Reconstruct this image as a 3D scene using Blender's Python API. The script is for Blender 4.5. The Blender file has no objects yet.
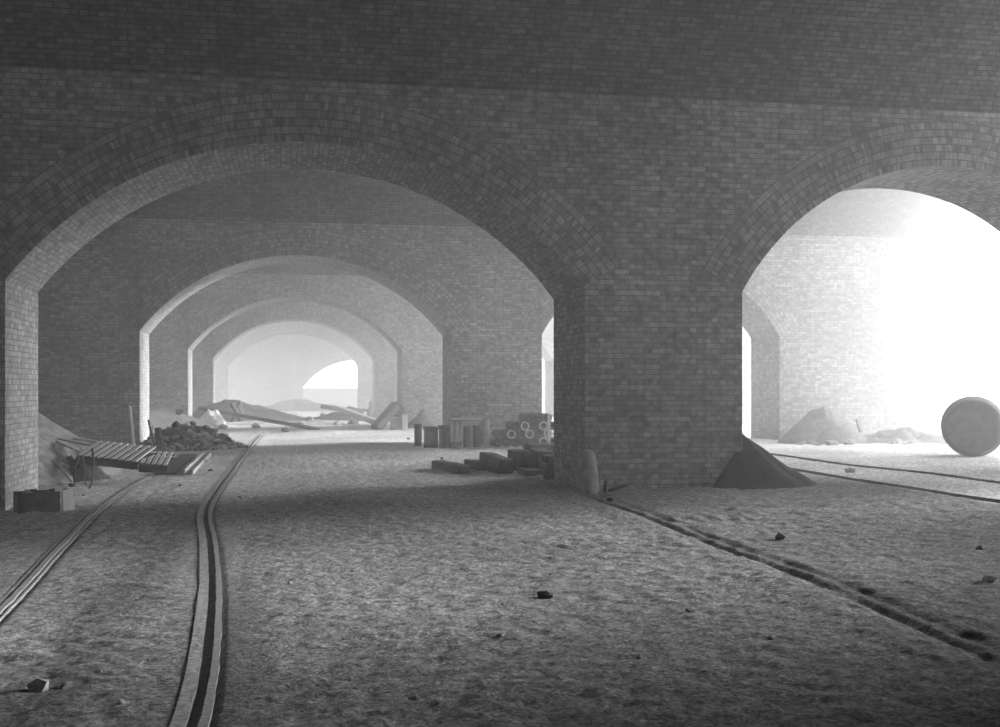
import bpy, bmesh, math, random
from mathutils import Vector, Matrix, noise, kdtree
random.seed(7)
S = bpy.context.scene
COL = S.collection
F = 1150.0; TH = math.atan(210/1150.0); CT, ST = math.cos(TH), math.sin(TH)
EYE = 1.5; HZ = 388.0

# ---------------------------------------------------------------- geometry of the viaduct
Y0 = [2.33, 16.33, 30.3, 44.3, 58.4, 72.4, 86.3]      # fronts of the cross walls
WT = 2.05                                             # wall thickness
VS = 5.81                                             # vault springing height
XL, XR = -9.0, 18.3
ARA = (-3.75, 4.25, 2.95, 4.95)
ARB = (6.68, 13.5, 2.95, 4.95)
ARC = (15.6, 17.6, 2.95, 4.0)

def base_z(x, y):
    t = max(-7.0, min(8.0, x)) - 4.2
    k = max(0.0, min(1.0, (34.0 - y)/12.0))
    return 0.02*t*k

def at(px, py, z=None):
    """world point on the ground (or at height z) in the direction of a pixel of the survey photo"""
    zz = 0.0 if z is None else z
    for _ in range(4):
        zc = (EYE-zz)*F/(py-HZ)
        p = atd(px, py, zc)
        if z is None: zz = base_z(p.x, p.y)
    return p
def atd(px, py, zc):
    xc = (px-500.0)/F*zc
    return Vector((xc*CT+zc*ST, zc*CT-xc*ST, EYE-(py-HZ)/F*zc))

# ---------------------------------------------------------------- materials
def newmat(name):
    m = bpy.data.materials.new(name); m.use_nodes = True
    nt = m.node_tree; nt.nodes.clear()
    out = nt.nodes.new('ShaderNodeOutputMaterial'); b = nt.nodes.new('ShaderNodeBsdfPrincipled')
    b.inputs['Roughness'].default_value = .9
    b.inputs['Specular IOR Level'].default_value = .25
    nt.links.new(b.outputs[0], out.inputs['Surface'])
    return m, nt, b
def g(v, a=1.0): return (v, v, v, a)
def N(nt, t, **kw):
    n = nt.nodes.new(t)
    for k, v in kw.items():
        if k in n.inputs.keys(): n.inputs[k].default_value = v
        else: setattr(n, k, v)
    return n
def ramp(nt, fac, stops):
    r = nt.nodes.new('ShaderNodeValToRGB'); e = r.color_ramp.elements
    while len(e) < len(stops): e.new(.5)
    for el, (p, v) in zip(e, stops): el.position = p; el.color = g(v)
    nt.links.new(fac, r.inputs[0]); return r
def mult(nt, a, b, fac=1.0, typ='MULTIPLY'):
    m = nt.nodes.new('ShaderNodeMix'); m.data_type = 'RGBA'; m.blend_type = typ
    m.inputs[0].default_value = fac
    nt.links.new(a, m.inputs[6]); nt.links.new(b, m.inputs[7])
    return m.outputs[2]

def brick_mat(name, lo, hi, mortar, stains=0.0):
    m, nt, b = newmat(name); L = nt.links
    uv = N(nt, 'ShaderNodeUVMap'); uv.uv_map = 'UVMap'
    nz = N(nt, 'ShaderNodeTexNoise', Scale=2.2, Detail=2.0); L.new(uv.outputs[0], nz.inputs['Vector'])
    wob = N(nt, 'ShaderNodeVectorMath', operation='SCALE'); wob.inputs['Scale'].default_value = .012
    L.new(nz.outputs['Color'], wob.inputs[0])
    add = N(nt, 'ShaderNodeVectorMath', operation='ADD'); L.new(uv.outputs[0], add.inputs[0]); L.new(wob.outputs[0], add.inputs[1])
    br = N(nt, 'ShaderNodeTexBrick'); L.new(add.outputs[0], br.inputs['Vector'])
    br.offset = .25; br.offset_frequency = 2; br.squash = .5; br.squash_frequency = 2
    for k, v in (('Scale', 1.0), ('Mortar Size', .0075), ('Mortar Smooth', .25), ('Bias', -.15), ('Brick Width', .235), ('Row Height', .0775)):
        br.inputs[k].default_value = v
    br.inputs['Color1'].default_value = g(lo); br.inputs['Color2'].default_value = g(hi); br.inputs['Mortar'].default_value = g(mortar)
    n2 = N(nt, 'ShaderNodeTexNoise', Scale=9.0, Detail=4.0); L.new(uv.outputs[0], n2.inputs['Vector'])
    r2 = ramp(nt, n2.outputs[0], [(.3, .72), (.7, 1.25)])
    n3 = N(nt, 'ShaderNodeTexNoise', Scale=.45, Detail=4.0); L.new(uv.outputs[0], n3.inputs['Vector'])
    r3 = ramp(nt, n3.outputs[0], [(.3, .82), (.7, 1.12)])
    c = mult(nt, br.outputs[0], r2.outputs[0]); c = mult(nt, c, r3.outputs[0])
    if stains:
        mp = N(nt, 'ShaderNodeMapping'); mp.inputs['Scale'].default_value = (1.6, .22, 1)
        L.new(uv.outputs[0], mp.inputs[0])
        n4 = N(nt, 'ShaderNodeTexNoise', Scale=1.0, Detail=5.0); L.new(mp.outputs[0], n4.inputs['Vector'])
        r4 = ramp(nt, n4.outputs[0], [(.62, 0.0), (.78, stains)])
        c = mult(nt, c, r4.outputs[0], 1.0, 'ADD')
    L.new(c, b.inputs['Base Color'])
    bmp = N(nt, 'ShaderNodeBump'); bmp.inputs['Strength'].default_value = .7; bmp.inputs['Distance'].default_value = .012
    inv = N(nt, 'ShaderNodeMath', operation='SUBTRACT'); inv.inputs[0].default_value = 1.0
    L.new(br.outputs['Fac'], inv.inputs[1])
    ad = N(nt, 'ShaderNodeMath', operation='MULTIPLY_ADD'); L.new(n2.outputs[0], ad.inputs[0]); ad.inputs[1].default_value = .9
    L.new(inv.outputs[0], ad.inputs[2]); L.new(ad.outputs[0], bmp.inputs['Height']); L.new(bmp.outputs[0], b.inputs['Normal'])
    return m

def rough_mat(name, lo, hi, scale=8.0, bump=.4, detail=6.0, dist=.02, rough=.92, stretch=None):
    m, nt, b = newmat(name); L = nt.links
    tc = N(nt, 'ShaderNodeTexCoord'); src = tc.outputs['Object']
    if stretch:
        mp = N(nt, 'ShaderNodeMapping'); mp.inputs['Scale'].default_value = stretch; L.new(src, mp.inputs[0]); src = mp.outputs[0]
    n = N(nt, 'ShaderNodeTexNoise', Scale=scale, Detail=detail, Roughness=.6); L.new(src, n.inputs['Vector'])
    r = ramp(nt, n.outputs[0], [(.3, lo), (.7, hi)]); L.new(r.outputs[0], b.inputs['Base Color'])
    b.inputs['Roughness'].default_value = rough
    bp = N(nt, 'ShaderNodeBump'); bp.inputs['Strength'].default_value = bump; bp.inputs['Distance'].default_value = dist
    L.new(n.outputs[0], bp.inputs['Height']); L.new(bp.outputs[0], b.inputs['Normal'])
    return m

def floor_mat():
    m, nt, b = newmat('packed_earth'); L = nt.links
    tc = N(nt, 'ShaderNodeTexCoord'); P = tc.outputs['Object']
    nb = N(nt, 'ShaderNodeTexNoise', Scale=.35, Detail=3.0); L.new(P, nb.inputs['Vector'])
    nm = N(nt, 'ShaderNodeTexNoise', Scale=11.0, Detail=8.0, Roughness=.75); L.new(P, nm.inputs['Vector'])
    mp = N(nt, 'ShaderNodeMapping'); mp.inputs['Rotation'].default_value = (0, 0, -.5); mp.inputs['Scale'].default_value = (1, 1, 1); L.new(P, mp.inputs[0])
    nf = N(nt, 'ShaderNodeTexNoise', Scale=34.0, Detail=5.0, Roughness=.7); L.new(mp.outputs[0], nf.inputs['Vector'])
    vo = N(nt, 'ShaderNodeTexVoronoi', Scale=13.0); vo.inputs['Randomness'].default_value = 1.0; L.new(P, vo.inputs['Vector'])
    r1 = ramp(nt, nm.outputs[0], [(.33, .15), (.5, .30), (.68, .50)])
    r2 = ramp(nt, nf.outputs[0], [(.34, .38), (.5, .95), (.66, 1.6)])
    r3 = ramp(nt, nb.outputs[0], [(.35, .8), (.65, 1.15)])
    c = mult(nt, r1.outputs[0], r2.outputs[0]); c = mult(nt, c, r3.outputs[0])
    # pale flecks of mortar trodden into the earth
    rv = ramp(nt, vo.outputs['Distance'], [(.06, 1.0), (.13, 0.0)])
    nfk = N(nt, 'ShaderNodeTexNoise', Scale=3.0, Detail=2.0); L.new(P, nfk.inputs['Vector'])
    rfk = ramp(nt, nfk.outputs[0], [(.55, 0.0), (.7, .30)])
    fl = mult(nt, rv.outputs[0], rfk.outputs[0]); c = mult(nt, c, fl, 1.0, 'ADD')
    # pale chalky running surface between and beyond the right-hand rails, plus painted light and shade, from the vertex attribute
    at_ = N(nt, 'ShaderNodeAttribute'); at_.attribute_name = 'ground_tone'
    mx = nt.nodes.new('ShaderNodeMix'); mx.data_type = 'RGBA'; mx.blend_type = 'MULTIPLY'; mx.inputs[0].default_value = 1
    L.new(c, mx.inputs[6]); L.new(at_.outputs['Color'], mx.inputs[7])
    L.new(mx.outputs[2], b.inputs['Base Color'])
    b.inputs['Roughness'].default_value = .95; b.inputs['Specular IOR Level'].default_value = .12
    sm = N(nt, 'ShaderNodeMath', operation='MULTIPLY_ADD'); L.new(nf.outputs[0], sm.inputs[0]); sm.inputs[1].default_value = .45; L.new(nm.outputs[0], sm.inputs[2])
    bp = N(nt, 'ShaderNodeBump'); bp.inputs['Strength'].default_value = .9; bp.inputs['Distance'].default_value = .028
    L.new(sm.outputs[0], bp.inputs['Height']); L.new(bp.outputs[0], b.inputs['Normal'])
    return m

M = {}
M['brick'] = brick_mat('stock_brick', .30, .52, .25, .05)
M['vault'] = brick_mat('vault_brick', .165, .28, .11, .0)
M['floor'] = floor_mat()
M['wood'] = rough_mat('weathered_timber', .22, .42, 6, .5, stretch=(1, 1, 8))
M['palewood'] = rough_mat('pale_sawn_timber', .36, .55, 6, .4)
M['darkwood'] = rough_mat('tarred_timber', .035, .10, 8, .5)
M['iron'] = rough_mat('rusty_iron', .05, .16, 20, .4, rough=.6)
M['railtop'] = rough_mat('worn_rail_iron', .2, .42, 25, .3, rough=.6)
M['strip'] = rough_mat('dusty_rail_timber', .2, .5, 26, .8)
M['stone'] = rough_mat('rough_stone', .2, .45, 7, .6)
M['darkstone'] = rough_mat('dark_rubble', .03, .11, 9, .7)
M['palestone'] = rough_mat('pale_mortar_lump', .4, .65, 9, .5)
M['sand'] = rough_mat('dark_sand', .05, .085, 30, .5, dist=.01)
M['earth'] = rough_mat('bank_earth', .14, .40, 5, .9, dist=.06)
M['chalk'] = rough_mat('pale_chalk', .5, .68, 4, .7, dist=.05)
M['slatwood'] = rough_mat('bleached_slat', .55, .75, 6, .3)
M['spoil'] = rough_mat('backlit_spoil', .09, .2, 6, .8, dist=.05)  # darker grey than the stone: backlit shade is put into the colour
M['baulk'] = rough_mat('shaded_stone', .07, .17, 6, .6)  # darkened stone: the shade of unlit faces is put into the colour
M['pipe'] = rough_mat('earthenware', .07, .14, 12, .2, rough=.55)
M['piperim'] = rough_mat('pale_socket_rim', .5, .7, 12, .2)
M['concrete'] = rough_mat('pale_render', .45, .62, 5, .3)
M['sack'] = rough_mat('hessian', .3, .45, 40, .4)
M['barrel'] = rough_mat('oak_stave', .11, .19, 6, .4)

# ---------------------------------------------------------------- helpers
def obj(name, bm, mat, parent=None, smooth=False, loc=None):
    me = bpy.data.meshes.new(name); bm.normal_update(); bm.to_mesh(me); bm.free()
    if smooth:
        for p in me.polygons: p.use_smooth = True
    if mat: me.materials.append(mat)
    o = bpy.data.objects.new(name, me); COL.objects.link(o)
    if loc is not None: o.location = loc
    if parent: o.parent = parent
    return o
def tag(o, label, cat, group=None, kind=None):
    o['label'] = label; o['category'] = cat
    if group: o['group'] = group
    if kind: o['kind'] = kind
    return o
def thing(name, label, cat, loc=(0, 0, 0), rot=(0, 0, 0), group=None):
    e = bpy.data.objects.new(name, None); COL.objects.link(e); e.location = loc; e.rotation_euler = rot
    e.empty_display_size = .1
    return tag(e, label, cat, group)
def struct(o, label=None, cat=None):
    o['kind'] = 'structure'
    if label: o['label'] = label; o['category'] = cat
    return o
def box(bm, c, s, rot=None, bev=.0):
    """box of size s centred at c, rot a 3x3 matrix"""
    t = bmesh.new(); bmesh.ops.create_cube(t, size=1.0)
    bmesh.ops.scale(t, vec=s, verts=t.verts)
    if bev > 0: bmesh.ops.bevel(t, geom=list(t.edges), offset=bev, segments=1, affect='EDGES', profile=.5)
    if rot is not None: bmesh.ops.rotate(t, cent=(0, 0, 0), matrix=rot, verts=t.verts)
    bmesh.ops.translate(t, vec=c, verts=t.verts)
    me = bpy.data.meshes.new('t'); t.to_mesh(me); t.free(); bm.from_mesh(me); bpy.data.meshes.remove(me)
def frame(a, b, up=(0, 0, 1)):
    x = (Vector(b)-Vector(a)).normalized(); up = Vector(up)
    y = up.cross(x).normalized(); z = x.cross(y)
    return Matrix((x, y, z)).transposed()
def beam(bm, a, b, w, h, bev=.006, up=(0, 0, 1)):
    a = Vector(a); b = Vector(b)
    box(bm, (a+b)/2, ((b-a).length, w, h), frame(a, b, up), bev)
def rough_verts(bm, amp, sc=6.0, off=0.0):
    for v in bm.verts:
        v.co += noise.noise_vector(v.co*sc+Vector((off, off, off)))*amp
def tube(bm, pts, r, seg=8, cap=True, taper=None):
    rings = []
    for i, p in enumerate(pts):
        p = Vector(p); q0 = Vector(pts[max(0, i-1)]); q1 = Vector(pts[min(len(pts)-1, i+1)])
        d = (q1-q0).normalized(); u = d.orthogonal().normalized() if i == 0 else (u-d*u.dot(d)).normalized()
        w = d.cross(u); rr = r*(1 if taper is None else 1+(taper-1)*i/(len(pts)-1))
        rings.append([bm.verts.new(p+(u*math.cos(2*math.pi*k/seg)+w*math.sin(2*math.pi*k/seg))*rr) for k in range(seg)])
    for a, b in zip(rings, rings[1:]):
        for k in range(seg): bm.faces.new((a[k], a[(k+1) % seg], b[(k+1) % seg], b[k]))
    if cap: bm.faces.new(rings[0][::-1]); bm.faces.new(rings[-1])
def lathe(bm, prof, seg=24, mat=None):
    """closed profile list (r, z) around z"""
    rings = []
    for r, z in prof:
        rings.append([bm.verts.new((r*math.cos(2*math.pi*k/seg), r*math.sin(2*math.pi*k/seg), z)) for k in range(seg)] if r > 1e-5 else [bm.verts.new((0, 0, z))])
    for a, b in zip(rings, rings[1:]):
        for k in range(seg):
            k2 = (k+1) % seg
            if len(a) == 1 and len(b) == 1: continue
            if len(a) == 1: bm.faces.new((a[0], b[k2], b[k]))
            elif len(b) == 1: bm.faces.new((a[k], a[k2], b[0]))
            else: bm.faces.new((a[k], a[k2], b[k2], b[k]))
def mound_bm(rx, ry, h, power=1.0, amp=.05, sc=3.0, seed=0.0, nr=22, na=48, skirt=.25, peak=(0, 0), ridge=0.0):
    """heap with an irregular outline; z=0 is the ground"""
    bm = bmesh.new(); rings = []
    c = bm.verts.new((peak[0], peak[1], h))
    for i in range(1, nr+1):
        t = i/nr; ring = []
        for k in range(na):
            a = 2*math.pi*k/na
            wob = 1+.16*noise.noise(Vector((math.cos(a)*1.7+seed, math.sin(a)*1.7, seed)))
            x = rx*math.cos(a)*t*wob; y = ry*math.sin(a)*t*wob
            f = (1-t)**power if power >= 1 else 1-t**(1/power)
            z = h*f
            x += peak[0]*(1-t); y += peak[1]*(1-t)
            n = noise.fractal(Vector((x*sc+seed, y*sc, seed)), .8, 2.0, 5)
            z += amp*n*(1-t*.7)
            if i == nr: z = -skirt
            elif i == nr-1: z = max(z, -.02)
            ring.append(bm.verts.new((x, y, z)))
        rings.append(ring)
    for k in range(na): bm.faces.new((c, rings[0][k], rings[0][(k+1) % na]))
    for a, b in zip(rings, rings[1:]):
        for k in range(na): bm.faces.new((a[k], b[k], b[(k+1) % na], a[(k+1) % na]))
    bm.faces.new(rings[-1][::-1])
    return bm
def rock_bm(s, seed, sub=2, flat=.7, amp=.35):
    bm = bmesh.new(); bmesh.ops.create_icosphere(bm, subdivisions=sub, radius=1.0)
    for v in bm.verts:
        n = noise.noise(v.co*1.3+Vector((seed*3.1, seed, 0)))
        n2 = noise.noise(v.co*3.3+Vector((seed, 0, seed*2)))
        v.co *= 1+amp*n+amp*.4*n2
        v.co.z *= flat
    bmesh.ops.scale(bm, vec=(s, s, s), verts=bm.verts)
    return bm

# ---------------------------------------------------------------- brick cross walls
def quad(bm, uvl, co, uv):
    vs = [bm.verts.new(c) for c in co]; f = bm.faces.new(vs)
    for l, t in zip(f.loops, uv): l[uvl].uv = t
def arch_pts(a, R=None, n=40):
    x0, x1, zs, zt = a; h = (x1-x0)/2; r = zt-zs; c = (x0+x1)/2
    Ri = (h*h+r*r)/(2*r); cz = zt-Ri; a0 = math.asin(h/Ri); RR = Ri if R is None else Ri+R
    return [(c+RR*math.sin(-a0+2*a0*i/n), cz+RR*math.cos(-a0+2*a0*i/n)) for i in range(n+1)], Ri, a0
RT = .69
def cross_wall(name, y0, arches, xl=XL, xr=XR, top=VS, bottom=-.8, thick=WT, label=None, n=40):
    bm = bmesh.new(); uvl = bm.loops.layers.uv.new('UVMap')
    for yy, front in ((y0, True), (y0+thick, False)):
        def fq(pts, uv=None):
            co = [(x, yy, z) for x, z in pts]; uv_ = uv or [(x, z) for x, z in pts]
            if not front: co = co[::-1]; uv_ = uv_[::-1]
            quad(bm, uvl, co, uv_)
        prev = xl; pe = None
        for a in list(arches)+[None]:
            if a is None:
                nx0 = xr; outer_next = None
            else:
                inn, Ri, a0 = arch_pts(a, None, n); out, _, _ = arch_pts(a, RT, n)
                nx0 = a[0]; outer_next = out[0]
            xs = prev; xe = nx0
            if pe:      # skewback of the arch on the left of this pier
                fq([(prev, bottom), (pe[0], bottom), (pe[0], pe[1]), (prev, pe[2])]); xs = pe[0]
            if outer_next:
                fq([(outer_next[0], bottom), (nx0, bottom), (nx0, a[2]), outer_next]); xe = outer_next[0]
            k = max(1, int((xe-xs)/1.0))
            for i in range(k):
                u0 = xs+(xe-xs)*i/k; u1 = xs+(xe-xs)*(i+1)/k
                fq([(u0, bottom), (u1, bottom), (u1, top), (u0, top)])
            if a is None: break
            for i in range(n):
                fq([inn[i], inn[i+1], out[i+1], out[i]],
                   [(2.3*Ri*2*a0*i/n, 0), (2.3*Ri*2*a0*(i+1)/n, 0), (2.3*Ri*2*a0*(i+1)/n, RT*.674), (2.3*Ri*2*a0*i/n, RT*.674)])
                fq([out[i], out[i+1], (out[i+1][0], top), (out[i][0], top)])
            prev = a[1]; pe = (out[-1][0], out[-1][1], a[2])
    y1 = y0+thick
    for a in arches:
        inn, Ri, a0 = arch_pts(a, None, n)
        quad(bm, uvl, [(a[0], y0, bottom), (a[0], y1, bottom), (a[0], y1, a[2]), (a[0], y0, a[2])], [(0, bottom), (thick, bottom), (thick, a[2]), (0, a[2])])
        quad(bm, uvl, [(a[1], y1, bottom), (a[1], y0, bottom), (a[1], y0, a[2]), (a[1], y1, a[2])], [(thick, bottom), (0, bottom), (0, a[2]), (thick, a[2])])
        for i in range(n):
            p, q = inn[i], inn[i+1]; s0, s1 = a[2]+Ri*2*a0*i/n, a[2]+Ri*2*a0*(i+1)/n
            quad(bm, uvl, [(p[0], y0, p[1]), (p[0], y1, p[1]), (q[0], y1, q[1]), (q[0], y0, q[1])], [(0, s0), (thick, s0), (thick, s1), (0, s1)])
    for xx, fl in ((xl, True), (xr, False)):
        co = [(xx, y1, bottom), (xx, y0, bottom), (xx, y0, top), (xx, y1, top)]; uv = [(0, bottom), (thick, bottom), (thick, top), (0, top)]
        if not fl: co = co[::-1]; uv = uv[::-1]
        quad(bm, uvl, co, uv)
    quad(bm, uvl, [(xl, y0, top), (xr, y0, top), (xr, y1, top), (xl, y1, top)], [(xl, 0), (xr, 0), (xr, thick), (xl, thick)])
    bmesh.ops.remove_doubles(bm, verts=bm.verts, dist=1e-4)
    o = obj(name, bm, M['brick']); struct(o, label, 'wall'); return o

def vault(name, ya, yb, xl=XL, xr=XR, top=10.6, rise=3.5, label=None, n=36):
    """solid vault over one bay; clear span ya..yb, built to the middle of each wall"""
    bm = bmesh.new(); uvl = bm.loops.layers.uv.new('UVMap')
    h = (yb-ya)/2; R = (h*h+rise*rise)/(2*rise); c = (ya+yb)/2; cz = VS+rise-R; a0 = math.asin(h/R)
    pts = [(c+R*math.sin(-a0+2*a0*i/n), cz+R*math.cos(-a0+2*a0*i/n)) for i in range(n+1)]
    ea, eb = ya-WT/2, yb+WT/2
    kx = 14
    for i in range(n):
        p, q = pts[i], pts[i+1]; s0, s1 = VS+R*2*a0*i/n, VS+R*2*a0*(i+1)/n
        quad(bm, uvl, [(xl, p[0], p[1]), (xr, p[0], p[1]), (xr, q[0], q[1]), (xl, q[0], q[1])][::-1], [(xl, s0), (xr, s0), (xr, s1), (xl, s1)][::-1])
        for xx, fl in ((xl, 1), (xr, 0)):
            co = [(xx, p[0], p[1]), (xx, q[0], q[1]), (xx, q[0], top), (xx, p[0], top)]
            if not fl: co = co[::-1]
            quad(bm, uvl, co, [(v[1], v[2]) for v in co])
    for e0, e1 in ((ea, ya), (yb, eb)):
        for xx, fl in ((xl, 1), (xr, 0)):
            co = [(xx, e0, VS+.001), (xx, e1, VS+.001), (xx, e1, top), (xx, e0, top)]
            if not fl: co = co[::-1]
            quad(bm, uvl, co, [(v[1], v[2]) for v in co])
        quad(bm, uvl, [(xl, e0, VS+.001), (xl, e1, VS+.001), (xr, e1, VS+.001), (xr, e0, VS+.001)], [(0, 0)]*4)
    quad(bm, uvl, [(xl, ea, top), (xr, ea, top), (xr, eb, top), (xl, eb, top)], [(0, 0)]*4)
    for yy in (ea, eb):
        quad(bm, uvl, [(xl, yy, VS+.001), (xr, yy, VS+.001), (xr, yy, top), (xl, yy, top)], [(0, 0)]*4)
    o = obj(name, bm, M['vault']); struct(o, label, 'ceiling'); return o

cross_wall('wall_behind', Y0[0], [ARA, ARB], label='brick cross wall nearest the camera, just outside the view')
cross_wall('wall_near', Y0[1], [ARA, ARB], label='large near brick cross wall with two open arches', n=64)
cross_wall('wall_middle', Y0[2], [ARA, ARB], label='second brick cross wall seen through the big near arch')
cross_wall('wall_far', Y0[3], [ARA, ARB], label='third brick cross wall in the row of arches')
cross_wall('wall_distant', Y0[4], [ARA, ARB], label='fourth brick cross wall in the row of arches')
cross_wall('wall_hazy', Y0[5], [ARA, ARB], label='fifth brick cross wall, pale in the haze')
cross_wall('wall_end', Y0[6], [(.95, 8.9, 1.5, 3.6), (11.2, 15.5, 2.2, 3.6)], label='palest brick cross wall at the end of the arches')
cross_wall('wall_rear', -13.7, [], label='closed brick wall behind the camera')
ends = [-13.7]+Y0
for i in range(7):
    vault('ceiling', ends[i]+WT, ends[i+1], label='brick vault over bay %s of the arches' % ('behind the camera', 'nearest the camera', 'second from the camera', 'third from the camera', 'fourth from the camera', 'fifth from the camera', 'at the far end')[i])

# side walls: the left ends are closed by a brick screen, the right ends stand open but for unseen added walls that block light
def side_wall(name, x, ya, yb, z1, label, thick=.6, z0=-.8):
    bm = bmesh.new(); uvl = bm.loops.layers.uv.new('UVMap')
    x0, x1 = x, x+thick
    quad(bm, uvl, [(x1, ya, z0), (x1, yb, z0), (x1, yb, z1), (x1, ya, z1)], [(ya, z0), (yb, z0), (yb, z1), (ya, z1)])
    quad(bm, uvl, [(x0, yb, z0), (x0, ya, z0), (x0, ya, z1), (x0, yb, z1)], [(yb, z0), (ya, z0), (ya, z1), (yb, z1)])
    quad(bm, uvl, [(x0, ya, z1), (x1, ya, z1), (x1, yb, z1), (x0, yb, z1)][::-1], [(ya, 0), (ya, thick), (yb, thick), (yb, 0)])
    for yy in (ya, yb): quad(bm, uvl, [(x0, yy, z0), (x1, yy, z0), (x1, yy, z1), (x0, yy, z1)], [(0, z0), (thick, z0), (thick, z1), (0, z1)])
    o = obj(name, bm, M['brick']); struct(o, label, 'wall'); return o
side_wall('wall_left', XL-.6, -13, 58.4, 9.6, 'brick screen wall closing the left ends of the near bays')  # unseen far length added to darken the deeper bays
RIGHT_SCREEN = []
side_wall('wall_light_block', XR, -13, -5, 9.6, 'unseen brick wall added at the right behind the camera to block light')
side_wall('wall_light_block', XR, -5.0, 10.0, 9.6, 'tall unseen brick wall added right of the nearest bays to darken them')
side_wall('wall_light_block', XR, 10.0, 13.0, 4.0, 'low unseen brick wall added right of the near bay to block low sun')

# ---------------------------------------------------------------- rails: paths first, the ground dips beside them
def catmull(pts, k=30):
    P = [Vector(p) for p in pts]; P = [2*P[0]-P[1]]+P+[2*P[-1]-P[-2]]; out = []
    for i in range(1, len(P)-2):
        for j in range(k):
            t = j/k
            out.append(.5*((2*P[i])+(-P[i-1]+P[i+1])*t+(2*P[i-1]-5*P[i]+4*P[i+1]-P[i+2])*t*t+(-P[i-1]+3*P[i]-3*P[i+1]+P[i+2])*t**3))
    out.append(P[-2]); return out
def flat(p): return (p.x, p.y)
RAIL_R = catmull([(p.x, p.y) for p in [at(*q) for q in [(168, 800), (196, 720), (207, 670), (212, 620), (213.5, 577), (210.5, 540), (206.5, 518), (209.5, 504), (215, 494), (232, 470), (243.5, 455), (251, 445), (262, 434)]]])
RAIL_L = catmull([(p.x, p.y) for p in [at(*q) for q in [(-90, 705), (-40, 650), (0, 611), (38, 571), (62.5, 545), (88, 519), (114, 497), (142, 480), (167, 469)]]])
BURIED = catmull([(4.10, 16.1), (4.05, 13.0), (3.98, 9.5), (3.85, 6.0), (3.8, 4.0)])
RR1 = catmull([(10.45, 12.0), (10.5, 15.7), (10.3, 19.0), (10.12, 22.9), (10.05, 30.0), (10.0, 40)])
RR2 = catmull([(8.75, 10.0), (8.73, 13.0), (8.66, 16.0), (8.6, 18.7), (8.55, 24.0), (8.5, 32), (8.5, 40)])
kd_pts = []
for path, w in ((RAIL_R, .2), (RAIL_L, .16), (RR1, .1), (RR2, .1)):
    for a, b in zip(path, path[1:]):
        n = max(1, int((b-a).length/.05))
        for i in range(n): kd_pts.append((a+(b-a)*i/n, w))
kd = kdtree.KDTree(len(kd_pts))
for i, (p, w) in enumerate(kd_pts): kd.insert((p[0], p[1], 0), i)
kd.balance()
kb_pts = []
for a, b in zip(BURIED, BURIED[1:]):
    for i in range(12): kb_pts.append(a+(b-a)*i/12)
kb = kdtree.KDTree(len(kb_pts))
for i, p in enumerate(kb_pts): kb.insert((p[0], p[1], 0), i)
kb.balance()

def sstep(a, b, x):
    t = max(0.0, min(1.0, (x-a)/(b-a))); return t*t*(3-2*t)
def ground(x, y, detail=True):
    z = base_z(x, y)
    tone = 1.0
    if -9.6 < x < 40 and -2 < y < 60:
        z += .035*noise.noise(Vector((x*.35, y*.35, 3.0)))
        if detail:
            r = .75+.5*noise.noise(Vector((x*.22+9, y*.22, 1.0)))
            n = noise.fractal(Vector((x*5.5, y*5.5, 0)), .6, 2.1, 5)
            m = abs(noise.noise(Vector((x*4.7+5, y*4.7, 2.0))))
            amp = (.018+.008*sstep(9.5, 5.5, y))*r
            if y > 30: amp *= .6
            _, i, d = kd.find((x, y, 0))
            w = kd_pts[i][1]; k = sstep(w*.55, w*2.0, d)
            z += amp*n*k+.02*(m-.25)*k*r - .035*(1-sstep(.045, .10, d))
            _, i, d2 = kb.find((x, y, 0))
            if d2 < 1.2:
                # shallow double rut along the buried rail, with a low shoulder on its left
                s = x-kb_pts[i][0]
                b_ = .95+.6*noise.noise(Vector((x*1.2, y*1.2, 7))); b2 = .8+.9*noise.noise(Vector((x*2, y*2, 17)))
                z += .018*math.exp(-((s+.24)/.18)**2) - .03*math.exp(-((s-.02)/.05)**2)*b_ - .026*math.exp(-((s-.2)/.05)**2)*b2
    # colour of the ground, with some light and shade painted in
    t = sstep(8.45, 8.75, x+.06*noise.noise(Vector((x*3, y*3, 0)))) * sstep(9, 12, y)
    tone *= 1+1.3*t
    tone *= 1+.85*sstep(15.5, 19.0, y+.8*noise.noise(Vector((x*.8, y*.8, 5))))*(1-t)  # daylight on the floor beyond the first wall, painted into the tone
    # smooth trodden way left of the buried rail, rough gravel right of it
    lft = 1-sstep(3.7, 4.0, x)
    tone *= 1+.12*lft*sstep(5.5, 9, y)
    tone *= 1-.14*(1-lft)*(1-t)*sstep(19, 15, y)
    tone *= 1-.35*math.exp(-((x-4.12)/.10)**2)*sstep(16.5, 15.5, y)*sstep(4.5, 6.5, y)
    # dark strip between the rails of the left track and beside its right rail
    tone *= 1-.42*math.exp(-((x+1.28+.12*noise.noise(Vector((x, y*.8, 4))))/.27)**2)*sstep(18, 11, y)
    tone *= 1-.34*math.exp(-((x+.34)/.2)**2)*sstep(13, 8, y)
    tone *= 1-.18*sstep(8.0, 5.2, y)  # shade of the wall nearest the camera, painted on the foreground
    return z, tone
def axis(segs):
    out = []
    for a, b, n in segs: out += [a+(b-a)*i/n for i in range(n)]
    out.append(segs[-1][1]); return out
xs = axis([(-60, -10, 12), (-10, -5, 60), (-5, 5.5, 330), (5.5, 12, 120), (12, 20, 70), (20, 30, 25), (30, 150, 24)])
ys = [-15.0, -8, -3, 0, 2, 3.4]
y = 4.0
while y < 34: ys.append(y); y += max(.024, .0052*y)
while y < 100: ys.append(y); y *= 1.022
ys += [110, 130, 170, 250, 400]
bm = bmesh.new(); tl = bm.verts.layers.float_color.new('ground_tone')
grid = []
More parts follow.
